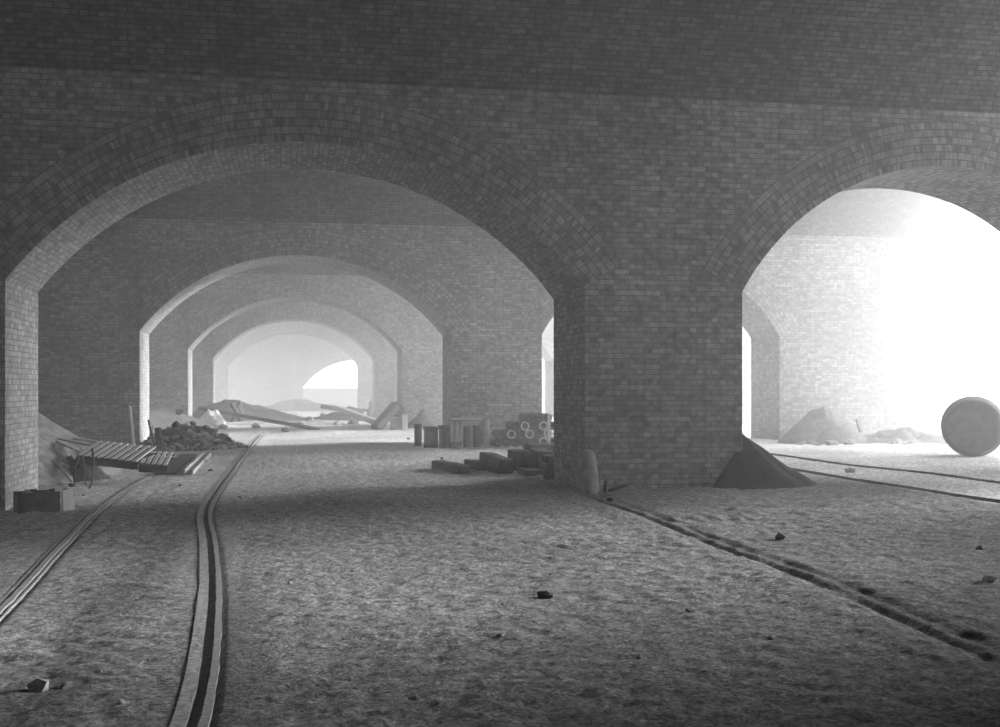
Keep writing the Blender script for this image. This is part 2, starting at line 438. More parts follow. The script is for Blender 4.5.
for yy in ys:
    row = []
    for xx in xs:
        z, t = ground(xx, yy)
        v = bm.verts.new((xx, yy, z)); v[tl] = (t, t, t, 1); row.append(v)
    grid.append(row)
for a, b in zip(grid, grid[1:]):
    for i in range(len(xs)-1): bm.faces.new((a[i], a[i+1], b[i+1], b[i]))
fl = obj('floor', bm, M['floor'], smooth=True); struct(fl, 'trodden earth floor running under all the arches', 'floor')
def gz(x, y):
    return ground(x, y, False)[0]

def sweep(bm, path, o0, o1, zt, zb):
    rings = []
    for i, p in enumerate(path):
        d = (path[min(i+1, len(path)-1)]-path[max(i-1, 0)]).normalized(); nrm = Vector((d.y, -d.x))
        j0 = .006*noise.noise(Vector((p.x*5, p.y*5, o0*40))); j1 = .006*noise.noise(Vector((p.x*5, p.y*5, o1*40)))
        a = p+nrm*(o0+j0); b = p+nrm*(o1+j1); z = gz(p.x, p.y)+.005*noise.noise(Vector((p.x*2, p.y*2, o0*9)))
        rings.append([bm.verts.new((a.x, a.y, z+zb)), bm.verts.new((b.x, b.y, z+zb)), bm.verts.new((b.x, b.y, z+zt)), bm.verts.new((a.x, a.y, z+zt))])
    for a, b in zip(rings, rings[1:]):
        for k in range(4): bm.faces.new((a[k], a[(k+1) % 4], b[(k+1) % 4], b[k]))
    bm.faces.new(rings[0][::-1]); bm.faces.new(rings[-1])
def rail(label, path, parts, group=None):
    e = thing('tramway_rail', label, 'rail', group=group)
    for nm, o0, o1, zt, zb, mat in parts:
        bm = bmesh.new(); sweep(bm, path, o0, o1, zt, zb)
        bmesh.ops.recalc_face_normals(bm, faces=bm.faces)
        obj(nm, bm, M[mat], e)
    return e
rail('long curving rail with wide pale edging board, right rail of the left-hand track', RAIL_R,
     [('edging_board', -.115, -.04, .005, -.1, 'strip'), ('rail_head', .02, .065, .012, -.1, 'railtop'), ('rail_foot', -.04, .02, -.03, -.1, 'iron')])
rail('narrow curving rail by the pier at the left edge of the view', RAIL_L,
     [('edging_board', -.085, -.055, .004, -.1, 'strip'), ('rail_head', -.03, .018, .012, -.1, 'railtop'), ('rail_foot', -.055, -.03, -.03, -.1, 'iron'), ('outer_flange', .018, .04, -.02, -.1, 'iron'), ('outer_board', .04, .06, .003, -.1, 'strip')])
rail('farther of the two straight rails passing through the right-hand arch', RR1,
     [('rail_head', -.014, .014, .022, -.1, 'iron'), ('check_rail', .05, .06, .008, -.1, 'iron')])
rail('nearer of the two straight rails passing through the right-hand arch', RR2,
     [('rail_head', -.014, .014, .022, -.1, 'iron'), ('check_rail', -.06, -.05, .008, -.1, 'iron')])
# the dark buried rail running from the pier towards the camera: its two iron edges show here and there in the rut
bm = bmesh.new(); sweep(bm, BURIED, -.005, .03, -.035, -.12); sweep(bm, BURIED, .17, .2, -.03, -.12)
tag(obj('buried_rail', bm, M['iron']), 'dark half-buried rail in a rut running from the brick pier towards the right foreground', 'rail')
# ================================================================ things standing about under the arches
def G(px, py): 
    p = at(px, py); p.z = gz(p.x, p.y); return p
def place(o, p, rz=0.0, dz=0.0, s=None, rx=0.0, ry=0.0):
    o.location = (p.x, p.y, p.z+dz); o.rotation_euler = (rx, ry, rz)
    if s: o.scale = (s, s, s)
    return o

# ---- heaps and banks
def heap(name, label, p, rx, ry, h, mat, rz=0.0, cat='heap', fit=None, **kw):
    o = obj(name, mound_bm(rx, ry, h, **kw), M[mat], smooth=True); place(o, p, rz, -.02)
    if fit:     # the heap lies against the faces of these walls instead of running into them
        for v in o.data.vertices:
            w_ = v.co+o.location
            for (bx0, bx1, by0, by1) in fit:
                if bx0 < w_.x < bx1 and by0 < w_.y < by1:
                    dx0, dx1, dy0, dy1 = w_.x-bx0, bx1-w_.x, w_.y-by0, by1-w_.y; m_ = min(dx0, dx1, dy0, dy1)
                    if m_ == dy0: w_.y = by0-.004
                    elif m_ == dy1: w_.y = by1+.004
                    elif m_ == dx0: w_.x = bx0-.004
                    else: w_.x = bx1+.004
            v.co = w_-o.location
    tag(o, label, cat); return o
heap('sand_heap', 'dark sand heap banked against the right corner of the big brick pier', Vector((7.02, 16.25, gz(7.0, 16.0))), .88, .6, .78, 'sand', power=1.15, amp=.04, sc=2.2, seed=2.0, nr=64, na=150, peak=(-.26, .32), fit=[(4.25, 6.68, 16.33, 18.38)])
heap('earth_bank', 'hatched earth bank rising to the dark left wall behind the near arch', Vector((-6.0, 22.9, gz(-5.75, 22))), 2.8, 3.5, 1.95, 'earth', power=.66, amp=.2, sc=3.6, seed=5.0, cat='bank', peak=(-.6, .3), fit=[(-9.6, -8.4, -5, 44)])
heap('chalk_heap', 'pale chalk bank along the third wall, left of the third arch', Vector((-5.2, 42.6, 0)), 2.6, 1.35, .85, 'chalk', power=.55, amp=.10, sc=1.5, seed=8.0, cat='bank')
heap('chalk_heap', 'pale lumpy chalk mound just inside the left jamb of the third arch', Vector((-2.95, 45.4, 0)), .68, .9, .62, 'chalk', power=.62, amp=.32, sc=1.6, seed=13.0, fit=[(-9, -3.75, 44.3, 46.36)])
heap('spoil_heap', 'long grey spoil heap sloping down to the right under the fourth arch', Vector((-2.0, 54.6, 0)), 3.2, 2.2, 1.0, 'spoil', power=.9, amp=.14, sc=1.2, seed=14.0, peak=(-1.0, 0))
heap('spoil_heap', 'low grey rubble heap right of centre beneath the fourth arch', Vector((3.0, 55.5, 0)), 2.3, 1.5, .62, 'spoil', power=1.0, amp=.16, sc=1.8, seed=17.0)
heap('spoil_heap', 'faint pale spoil heap in the farthest bay near the low wall', Vector((.6, 78.0, 0)), 3.6, 2.0, .8, 'spoil', power=1.0, amp=.2, sc=1.2, seed=19.0)
heap('spoil_heap', 'grey heap against the third wall right of its big arch', Vector((4.95, 43.4, 0)), .7, .75, .7, 'spoil', power=.8, amp=.16, sc=2.0, seed=20.0)
heap('rubble_mound', 'tall rounded rubble mound against the second wall beyond the right-hand arch', Vector((14.15, 29.0, 0)), 1.35, 1.0, 1.0, 'spoil', power=.75, amp=.14, sc=2.2, seed=23.0)
heap('rubble_mound', 'low ragged rubble ridge right of the tall mound against the second wall', Vector((16.3, 28.6, 0)), 1.9, .9, .42, 'spoil', power=1.0, amp=.2, sc=2.6, seed=26.0)
HC = at(190, 449); HC.z = gz(HC.x, HC.y); HC.y += .3
o = heap('rubble_heap', 'dark heap of broken rubble between the left track and the second arch', HC, 1.3, .95, .66, 'darkstone', power=.72, amp=.12, sc=3.4, seed=31.0, peak=(-.15, .05))
HEAP = (Vector((HC.x, HC.y)), 1.35, 1.0, .66)
heap('brushwood_heap', 'dark matted heap of scrap under the left end of the slatted hurdle', G(76, 480)+Vector((0, .1, 0)), .6, .42, .40, 'darkstone', power=.6, amp=.22, sc=5.0, seed=37.0)

# ---- stones: a few shapes, copied one by one
def copy_tree(o, parent=None):
    c = o.copy(); COL.objects.link(c)
    if parent: c.parent = parent
    for ch in list(o.children): copy_tree(ch, c)
    return c
rock_me = {}
for mt in ('stone', 'darkstone', 'palestone'):
    rock_me[mt] = []
    for k in range(5):
        bm = rock_bm(1.0, 3.3*k+1, 1, .72, .75); me = bpy.data.meshes.new('rock'); bm.to_mesh(me); bm.free()
        me.materials.append(M[mt]); rock_me[mt].append(me)
def rock(name, label, cat, group, p, s, mt, sink=.3):
    o = bpy.data.objects.new(name, random.choice(rock_me[mt])); COL.objects.link(o)
    o.scale = (s*random.uniform(.8, 1.3), s*random.uniform(.75, 1.2), s*random.uniform(.7, 1.1))
    o.rotation_euler = (random.uniform(-.3, .3), random.uniform(-.3, .3), random.uniform(0, 6.3))
    o.location = (p[0], p[1], p[2]+s*.72*(1-2*sink)*.7)
    tag(o, label, cat, group); return o
# lumps lying all over the dark rubble heap
bpy.context.view_layer.update()
heap_o = o
from mathutils.bvhtree import BVHTree
def surf(o):
    me = o.data; mw = Matrix.LocRotScale(o.location, o.rotation_euler, o.scale)
    return BVHTree.FromPolygons([mw @ v.co for v in me.vertices], [tuple(p.vertices) for p in me.polygons])
hp = bpy.data.objects['rubble_heap']; bt = surf(hp)
n = 0
while n < 290:
    a = random.uniform(0, 2*math.pi); t = math.sqrt(random.random())*1.08
    if n % 2: a = random.uniform(math.pi*1.02, math.pi*1.98); t = random.uniform(.62, 1.06)
    x = HEAP[0].x+HEAP[1]*t*math.cos(a); yv = HEAP[0].y+HEAP[2]*t*math.sin(a)
    if yv > HEAP[0].y+.7: continue
    hit = bt.ray_cast(Vector((x, yv, 5)), Vector((0, 0, -1)))
    z = max(hit[0].z if hit[0] else -9, gz(x, yv))+.01
    s = random.uniform(.05, .11)*(1.15 if t < .7 else .85)
    u = random.random(); mt = 'darkstone' if u < .45 else ('stone' if u < .85 else 'palestone')
    lab = {'darkstone': 'dark broken lump in the rubble heap by the left track', 'stone': 'grey broken lump in the rubble heap by the left track', 'palestone': 'pale lump of mortar in the rubble heap by the left track'}[mt]
    rock('rubble_lump', lab, 'rubble', {'darkstone': 'dark lumps on the rubble heap', 'stone': 'grey lumps on the rubble heap', 'palestone': 'pale lumps on the rubble heap'}[mt], (x, yv, z), s, mt, .35)
    n += 1
# loose stones on the ground, each at its own place
LOOSE = [(52, 524, .035, 'palestone', 'small white pebble below the dark box at the left edge'),
 (290, 582, .02, 'palestone', 'small pale pebble on the open ground right of the long rail'),
 (502, 637, .025, 'palestone', 'pale pebble in the middle foreground below the dark clod'),
 (545, 596, .07, 'darkstone', 'dark flat clod sunk in the middle of the open ground'),
 (779, 538, .06, 'darkstone', 'dark stone on the gravel below the sand heap'),
 (980, 548, .045, 'darkstone', 'dark stone on the gravel at the right edge'),
 (988, 583, .05, 'palestone', 'pale upright stone at the far right edge of the gravel'),
 (206, 463, .09, 'palestone', 'white lump beside the light plank near the rubble heap'),
 (210, 471, .06, 'darkstone', 'dark flat stone on the ground right of the light plank'),
 (240, 497, .03, 'stone', 'small grey stone right of the bend in the long rail'),
 (180, 486, .04, 'stone', 'small grey stone between the rails of the left track'),
 (38, 690, .06, 'stone', 'pale flat stone in the bottom left corner'),
 (66, 686, .04, 'stone', 'grey stone just right of the flat stone in the bottom left corner'),
 (98, 672, .022, 'palestone', 'white chip between the rails in the left foreground'),
 (120, 703, .025, 'stone', 'grey chip at the bottom edge between the rails'),
 (137, 597, .02, 'stone', 'grey chip halfway between the rails of the left track'),
 (770, 641, .03, 'stone', 'grey stone on the ground in the right foreground'),
 (690, 615, .03, 'stone', 'grey stone left of the rut in the right foreground'),
 (640, 660, .022, 'stone', 'small grey chip in the middle right foreground'),
 (416, 700, .025, 'stone', 'small grey chip near the bottom edge left of centre'),
 (345, 640, .02, 'stone', 'tiny grey chip in the open ground right of the long rail'),
 (610, 500, .05, 'darkstone', 'dark stone at the foot of the big pier beside the stake'),
 (442, 459, .05, 'darkstone', 'dark pebble between the upright pipes and the baulks'),
 (408, 439, .08, 'darkstone', 'dark pebble left of the row of upright pipes'),
 (285, 432, .14, 'darkstone', 'dark low clod on the floor of the third bay'),
 (118, 470, .05, 'stone', 'pale stone under the slatted hurdle'),
 (98, 468, .06, 'stone', 'pale flat stone left of the hurdle shadow'),
 (850, 473, .11, 'stone', 'low grey clod between the two straight rails'),
 (541, 480, .08, 'palestone', 'white broken stone in front of the stone blocks at the pier'),
 (572, 486, .07, 'palestone', 'pale stone inside the jamb shadow left of the guard stone')]
for px, py, s, mt, lab in LOOSE:
    p = G(px, py); z = ground(p.x, p.y)[0]
    rock('stone', lab, 'stone', None, (p.x, p.y, z), s, mt, .3)

# ---- baulks (squared stones and timbers) by the pier
def baulk(label, a, b, w, h, mat='stone', tilt=0.0, dz=0.0, name='stone_block', seed=1.0):
    a = Vector(a); b = Vector(b)
    L = (b-a).length; bm = bmesh.new(); box(bm, (0, 0, 0), (L, w, h), None, .015)
    bmesh.ops.subdivide_edges(bm, edges=[e for e in bm.edges if e.calc_length() > .1], cuts=3, use_grid_fill=True)
    rough_verts(bm, .012, 5.0, seed)
    o = obj(name, bm, M[mat]); c = (a+b)/2
    o.location = (c.x, c.y, c.z+h/2+dz); o.rotation_euler = (0, tilt, math.atan2(b.y-a.y, b.x-a.x))
    tag(o, label, 'block'); return o
def gl(x, y, z=0.0): return (x, y, gz(x, y)+z)
def bk(label, pa, pb, w, h, mat='baulk', tilt=0.0, z=0.0, seed=1.0):
    a, b = at(*pa), at(*pb); d = (b-a); d.z = 0; d.normalize(); r = Vector((-d.y, d.x, 0))
    if r.x < 0: r = -r
    a += r*w/2; b += r*w/2
    zz = min(gz(a.x, a.y), gz(b.x, b.y))-.01
    a.z = b.z = zz+z
    return baulk(label, a, b, w, h, mat, tilt, seed=seed)
bk('leftmost long stone block lying flat on the floor before the pier', (431, 468.5), (457, 474), .26, .16, seed=1)
bk('short low stone block between the leftmost block and the wide one', (464, 467.5), (478, 470.5), .24, .17, seed=2)
bk('wide thick stone block third from the left by the pier', (479, 469), (500, 474), .25, .30, tilt=.05, seed=3)
bk('stone block standing right of the wide one beside the pier', (507, 468), (516, 471), .30, .36, seed=4)
bk('rear long block with a light top edge at the right end of the blocks', (523, 461), (531, 463), .55, .36, seed=5)
bk('tall dark block lying close to the pier jamb', (529, 469), (536, 474), .30, .40, seed=6)
bk('front dark block lying in the jamb shadow', (541, 477), (546, 480), .26, .26, seed=7)
bk('flat dark slab lying on the front dark block in the jamb shadow', (542, 477), (546, 479.5), .22, .12, z=.262, seed=8)
bk('low dark slab on the floor in front of the tall dark block', (517, 474), (526, 477), .30, .12, seed=10)
# guard stone at the corner of the pier: rounded top, leaning on the jamb
bm = bmesh.new()
prof = [(.0, .56), (.05, .615), (.09, .58), (.125, .48), (.15, .3), (.17, .1), (.18, -.12), (0, -.12)]
lathe(bm, prof, 20); rough_verts(bm, .012, 7)
bmesh.ops.recalc_face_normals(bm, faces=bm.faces)
o = obj('guard_stone', bm, M['stone'], smooth=True); o.location = gl(4.22, 16.1); tag(o, 'rounded guard stone standing at the left corner of the big pier', 'guard stone')
bm = bmesh.new(); beam(bm, (0, 0, -.1), (.02, 0, .17), .035, .035)
t = obj('stake', bm, M['darkwood']); t.location = gl(4.44, 15.98); tag(t, 'short dark stake at the foot of the big pier beside the guard stone', 'stake')
bm = bmesh.new(); beam(bm, (0, 0, .02), (.28, .06, .09), .05, .04)
t = obj('timber_offcut', bm, M['darkwood']); t.location = gl(4.52, 16.02); tag(t, 'small dark offcut lying right of the stake at the pier foot', 'offcut')

# ---- upright pipes by the second wall
def pipe_up(label, px, py, r, h, mat='pipe'):
    p = G(px, py); e = thing('upright_pipe', label, 'pipe', (p.x, p.y, p.z-.01), (0, 0, random.random()*6))
    bm = bmesh.new(); lathe(bm, [(r*.8, h*.3), (r*.8, h-.005), (r, h-.005), (r, .0), (0, 0), (0, h*.3), (r*.8, h*.3)], 20); bmesh.ops.recalc_face_normals(bm, faces=bm.faces)
    obj('pipe_body', bm, M[mat], e, smooth=False)
    bm = bmesh.new(); lathe(bm, [(r*.78, h), (r*.78, h+.02), (r*1.09, h+.02), (r*1.12, h-.06), (r*1.0, h-.08), (r*.78, h)], 20); bmesh.ops.recalc_face_normals(bm, faces=bm.faces)
    obj('socket_rim', bm, M[mat], e)
    return e
pipe_up('leftmost slim upright pipe standing on the floor by the second wall', 418, 446, .10, .57)
pipe_up('wide upright pipe second from the left by the second wall', 431, 447, .185, .52)
pipe_up('dark upright pipe directly in front of the second wall corner', 445.5, 447, .17, .56)
pipe_up('upright pipe just right of the second wall corner beneath the pale tub', 457, 447.5, .12, .50)
pipe_up('middle upright pipe beneath the pale tub', 467, 447, .11, .52)
pipe_up('slim upright pipe under the right side of the pale tub', 477, 446.5, .105, .55)
pipe_up('rightmost slim upright pipe, pale all over for its sunlit edge', 486.5, 446.5, .085, .66, 'concrete')  # pale material imitates the sun along this pipe's edge
p = at(466, 447.5)
e = thing('pale_tub', 'pale square tub with a rounded rim set on the upright pipes', 'tub', (p.x, p.y+.02, gz(p.x, p.y)+.575), (0, 0, -TH))
bm = bmesh.new()
def frustum(bm, w0, d0, w1, d1, h, z0=0):
    v = [bm.verts.new((sx*w/2, sy*dd/2, z)) for z, w, dd in ((z0, w0, d0), (z0+h, w1, d1)) for sx, sy in ((-1, -1), (1, -1), (1, 1), (-1, 1))]
    bm.faces.new(v[3::-1]); bm.faces.new(v[4:])
    for k in range(4): bm.faces.new((v[k], v[(k+1) % 4], v[4+(k+1) % 4], v[4+k]))
frustum(bm, .66, .42, .76, .5, .13); bmesh.ops.bevel(bm, geom=list(bm.edges), offset=.03, segments=2, affect='EDGES'); obj('tub_body', bm, M['concrete'], e)
bm = bmesh.new(); box(bm, (0, 0, .15), (.82, .56, .05), None, .02); obj('tub_rim', bm, M['concrete'], e)
# a cloth hanging from the tub over the pipes
bm = bmesh.new()
nx, nz = 12, 14
gv = [[bm.verts.new((-.16+.36*i/nx-.05*(1-j/nz)*(i/nx-.5), -.33-.018*math.sin(i*1.4)-.02*(1-j/nz), .52*j/nz)) for i in range(nx+1)] for j in range(nz+1)]
for j in range(nz):
    for i in range(nx): bm.faces.new((gv[j][i], gv[j][i+1], gv[j+1][i+1], gv[j+1][i]))
ex = bmesh.ops.solidify(bm, geom=bm.faces, thickness=.02)
q = at(456, 447.5); o = obj('hanging_sack', bm, M['concrete'], smooth=True); o.location = (q.x, q.y-.02, gz(q.x, q.y)+.17); o.rotation_euler = (0, 0, -TH)
tag(o, 'pale sack hanging from the tub over the upright pipes', 'sack')

# ---- sloping stack of pipes seen end-on
def make_pipe(r=.115, L=.9):
    e = thing('drain_pipe', 'x', 'pipe')
    bm = bmesh.new(); lathe(bm, [(r*.72, L), (r, L), (r, .02), (r*.72, .02), (r*.72, L)], 18); bmesh.ops.recalc_face_normals(bm, faces=bm.faces)
    bmesh.ops.rotate(bm, matrix=Matrix.Rotation(-math.pi/2, 3, 'X'), verts=bm.verts); obj('pipe_body', bm, M['pipe'], e)
    bm = bmesh.new(); lathe(bm, [(r*.68, -.02), (r*.68, .03), (r*.99, .03), (r*.99, -.02), (r*.68, -.02)], 18); bmesh.ops.recalc_face_normals(bm, faces=bm.faces)
    bmesh.ops.rotate(bm, matrix=Matrix.Rotation(-math.pi/2, 3, 'X'), verts=bm.verts); obj('socket_rim', bm, M['pipe'], e)
    return e
pr = .115; base = G(493, 447); ex = Vector((CT, -ST*.6, 0)).normalized()
proto = make_pipe(pr); first = True
rimpale = {(0, 1), (1, 0), (1, 2), (2, 3), (3, 4), (2, 1), (1, 4)}
slots = []
for row, cnt in enumerate((7, 6, 5, 3)):
    for k in range(cnt):
        col = 6-row*.5-k if True else k
        slots.append((row, k, (7-1-k)-(row % 2)*.5))
for row, k, c in slots:
    o = proto if first else copy_tree(proto); first = False
    q = base+ex*(.12+c*pr*2.02)
    o.location = (q.x, q.y+random.uniform(-.03, .03), gz(q.x, q.y)+pr+row*pr*1.75); o.rotation_euler = (0, random.random(), 0)
    nm = ('bottom', 'second', 'third', 'top')[row]
    o['label'] = 'round earthenware pipe seen end-on in the %s row of the sloping pipe stack' % nm; o['group'] = 'pipes in the %s row of the pipe stack' % nm
    if (row, k) in rimpale:
        for ch in o.children:
            if ch.name.startswith('socket_rim'): ch.data = ch.data.copy(); ch.data.materials[0] = M['piperim']; ch['label'] = 'pale rim of the pipe end'
bm = bmesh.new(); beam(bm, (0, 0, -.1), (.01, 0, .83), .07, .07)
p = G(547, 447); o = obj('retaining_stake', bm, M['palewood']); o.location = p-Vector((.02, .25, 0)); tag(o, 'pale upright stake holding the right end of the pipe stack', 'stake')

# ---- barrel in the bright opening on the right
p = G(973, 455.5)
R0 = .64; H0 = .50
e = thing('barrel', 'large wooden barrel lying on its side in the bright right-hand opening', 'barrel', (p.x, p.y, p.z+R0-.02))
e.rotation_euler = (0, math.radians(90), math.radians(60))
def brad(z): return R0-.10*(z/H0)**2
bm = bmesh.new(); prof = [(0, -H0+.05), (brad(H0)-.05, -H0+.05), (brad(H0)-.05, -H0)]+[(brad(z), z) for z in [H0*(-1+i/8) for i in range(17)]]+[(brad(H0)-.05, H0), (brad(H0)-.05, H0-.05), (0, H0-.05)]
lathe(bm, prof, 30); bmesh.ops.recalc_face_normals(bm, faces=bm.faces); obj('staves', bm, M['barrel'], e)
for z in (-.42, -.2, .2, .42):
    bm = bmesh.new(); lathe(bm, [(brad(z-.035)-.01, z-.035), (brad(z-.035)+.01, z-.035), (brad(z+.035)+.01, z+.035), (brad(z+.035)-.01, z+.035), (brad(z-.035)-.01, z-.035)], 30)
    bmesh.ops.recalc_face_normals(bm, faces=bm.faces); obj('hoop', bm, M['iron'], e)

# ---- left side: box by the jamb
e = thing('wooden_box', 'dark open wooden box at the foot of the left jamb with a pale end board', 'box')
pa, pb = G(13, 512), G(54, 509); pa += Vector((.15, -.38, 0)); pb += Vector((.15, -.38, 0)); ux = (pb-pa).normalized(); uy = Vector((-ux.y, ux.x, 0))
def bw(x, y, z): return pa+ux*x+uy*y+Vector((0, 0, z))
Lb = (pb-pa).length; hb = .265
for nm, c0, c1, w_, mt in (('side_board', bw(0, 0, hb/2), bw(Lb, 0, hb/2), .025, 'darkwood'), ('side_board', bw(0, .32, hb/2), bw(Lb, .32, hb/2), .025, 'darkwood'), ('end_board', bw(0.012, .0, hb/2), bw(.012, .32, hb/2), .025, 'darkwood')):
    bm = bmesh.new(); beam(bm, c0, c1, w_, hb); obj(nm, bm, M[mt], e)
bm = bmesh.new(); beam(bm, bw(0, .16, .02), bw(Lb, .16, .02), .3, .025); obj('bottom_board', bm, M['darkwood'], e)
bm = bmesh.new(); beam(bm, bw(Lb+.02, -.02, hb/2), bw(Lb+.19, .06, hb/2+.01), .03, hb+.02); x_ = obj('end_board', bm, M['slatwood'], e); x_['label'] = 'pale sawn end board'
for i in range(16):
    q = bw(random.uniform(.08, Lb-.06), random.uniform(.06, .27), .13+random.uniform(0, .12))
    rock('rubble_lump', 'lump of dark rubble filling the wooden box at the left jamb', 'rubble', 'rubble in the wooden box', q, random.uniform(.045, .07), random.choice(('darkstone', 'darkstone', 'stone')), .4)

def catm(pts): return [tuple(v) for v in catmull(pts, 4)]
# iron hoop and bent rods beside the scrap heap
def rodobj(name, label, pts, r, mat='iron', cat='rod', seg=8):
    bm = bmesh.new(); tube(bm, pts, r, seg); o = obj(name, bm, M[mat], smooth=True); tag(o, label, cat); return o
hc = G(80, 494)
rodobj('iron_hoop', 'bent iron hoop standing in front of the dark scrap heap', catm([atd(px, py, 18.9) for px, py in ((92, 448), (94, 462), (93, 476), (90, 487), (84, 491), (76, 492.5), (71, 491))]), .018)
rodobj('bent_rod', 'thin bent rod rising left of the iron hoop', [tuple(atd(px, py, 19.3)) for px, py in ((73, 488), (76, 478), (75, 468), (79, 458), (76, 450))], .012)
rodobj('bent_rod', 'thin rod leaning across the scrap heap under the hurdle', [tuple(atd(px, py, 19.4)) for px, py in ((88, 489), (84, 478), (85, 466), (82, 456))], .011)
for k, (px, py, s, mt) in enumerate(((62, 477, .07, 'palestone'), (67, 483, .08, 'stone'), (75, 487, .06, 'palestone'), (72, 479, .06, 'darkstone'), (84, 488, .05, 'stone'))):
    p = G(px, py+8); z = p.z
    rock('stone', ('pale lump lying left below the scrap heap', 'grey lump right of the wooden box below the scrap heap', 'pale lump inside the foot of the iron hoop', 'dark lump behind the foot of the iron hoop', 'grey lump right at the foot of the iron hoop')[k], 'stone', None, (p.x, p.y, z), s, mt, .2)
rock('stone', 'dark stone right beside the pale end board of the box', 'stone', None, tuple(G(70, 503)), .05, 'darkstone', .2)

for k in range(14):
    a = G(random.uniform(62, 92), random.uniform(474, 484)); b = a+Vector((random.uniform(-.45, .35), random.uniform(-.15, .3), random.uniform(.25, .62)))
    a.z -= .03; m_ = (a+b)/2+Vector((random.uniform(-.07, .07), 0, random.uniform(-.02, .08)))
    bm = bmesh.new(); tube(bm, catm([a, m_, b]), random.uniform(.008, .016), 6, taper=.5)
    tag(obj('dead_branch', bm, M['darkwood'], smooth=True), 'dark crooked branch sticking out of the scrap heap left of the hurdle', 'branch', 'branches in the scrap heap')
# slatted hurdles lying across the scrap, pale slats with dark gaps
def hurdle(label, c0, c1, c2, n, sw, gap_from=None):
    """c0,c1: ends of the near edge; c2: offset vector to the far edge"""
    c0, c1, c2 = Vector(c0), Vector(c1), Vector(c2)
    e = thing('slatted_hurdle', label, 'hurdle')
    nrm = (c1-c0).cross(c2).normalized()
    for f in (.06, .94):
        bm = bmesh.new(); beam(bm, c0+c2*f-nrm*.03, c1+c2*f-nrm*.03, .06, .035, .005, nrm); obj('side_rail', bm, M['darkwood'], e)
    for i in range(n):
        t = (i+.5)/n
        a = c0+(c1-c0)*t; bm = bmesh.new(); beam(bm, a-c2*.02, a+c2*1.02+(c1-c0)*.0, (c1-c0).length/n*sw, .022, .004, nrm); obj('slat', bm, M['slatwood'], e)
    bm = bmesh.new(); beam(bm, c0-Vector((0, 0, .10)), c1-Vector((0, 0, .08)), .03, .13, .004); obj('shade_panel', bm, M['darkwood'], e)  # dark strip standing in for the shade under the hurdle
    bm = bmesh.new(); beam(bm, c0+c2*.5-nrm*.05, c1+c2*.5-nrm*.05, .5*c2.length, .012, .002, nrm); obj('gap_backing', bm, M['darkwood'], e)  # thin dark sheet behind the slats keeps the gaps dark
    return e
zc1 = 20.2
a0_ = atd(76, 454.5, 20.6); a1_ = atd(138, 461.5, 20.0); f0_ = atd(97, 441, 21.4)
hurdle('long slatted hurdle lying tilted over the scrap heap left of the rubble', a0_, a1_, f0_-a0_, 9, .58)
b0_ = atd(139, 462.5, 20.05); b1_ = atd(168, 465, 19.8); fb_ = atd(146, 450.5, 21.0)
hurdle('short slatted hurdle end beside the light plank', b0_, b1_, fb_-b0_, 5, .55)
# trestle legs holding the hurdle
for px, py, lab in ((100, 471, 'short dark prop under the left half of the long hurdle'), (134, 470, 'short dark prop under the right end of the long hurdle'), (160, 468, 'short dark prop under the short hurdle')):
    p = G(px, py); tp = atd(px, 459 if px > 120 else 455, (p.x*ST+p.y*CT)+.0)
    bm = bmesh.new(); beam(bm, p-Vector((0, 0, .08)), Vector((p.x, p.y, max(tp.z-.05, p.z+.15))), .08, .08, .01, (1, 0, 0)); tag(obj('timber_prop', bm, M['darkwood']), lab, 'prop')
# boards lying on the bank at the left of the hurdle
for (x0, y0_, z0c, x1_, y1_, z1c, w_, mt, lab) in (
    (56, 438, 21.5, 100, 447, 21.2, .13, 'wood', 'dark board lying on the bank left of the long hurdle'),
    (58, 441, 21.2, 84, 453, 20.8, .10, 'palewood', 'pale short board on the bank left of the long hurdle'),
    (66, 437, 21.9, 106, 443, 21.8, .12, 'palewood', 'pale board behind the long hurdle on the bank'),
    (112, 443, 22.8, 150, 452, 22.4, .10, 'wood', 'thin board behind the long hurdle by the upright plank')):
    a, b = atd(x0, y0_, z0c), atd(x1_, y1_, z1c)
    bm = bmesh.new(); beam(bm, a, b, w_, .035); tag(obj('loose_board', bm, M[mt]), lab, 'board')

# upright planks and posts round the second arch's left jamb
def post(name, label, px, py, zc_top, ptx, pty, w_, d_, mt, cat='plank', up=(0, 1, 0)):
    p = G(px, py); zc = p.x*ST+p.y*CT; tp = atd(ptx, pty, zc+zc_top)
    bm = bmesh.new(); beam(bm, p-(tp-p).normalized()*.06, tp, d_, w_, .008, (CT, -ST, 0)); tag(obj(name, bm, M[mt]), label, cat)
post('upright_plank', 'pale upright plank leaning on the dark wall left of the second arch', 134, 452, .2, 129.5, 406, .05, .2, 'palewood')
post('leaning_pole', 'thin dark pole leaning against the left jamb of the second arch', 156, 452, .4, 148.5, 420, .05, .07, 'darkwood', 'pole')
post('dark_post', 'thick dark post standing at the left end of the rubble heap', 161, 454, .1, 158, 428, .12, .2, 'darkwood', 'post')
post('leaning_pole', 'second thin pole leaning beside the dark post', 150, 449, .4, 153, 426, .04, .04, 'wood', 'pole')
rock('stone', 'dark lump behind the hurdle at the foot of the second arch jamb', 'stone', None, tuple(G(147, 452)), .16, 'darkstone', .2)
p = G(179, 424); 

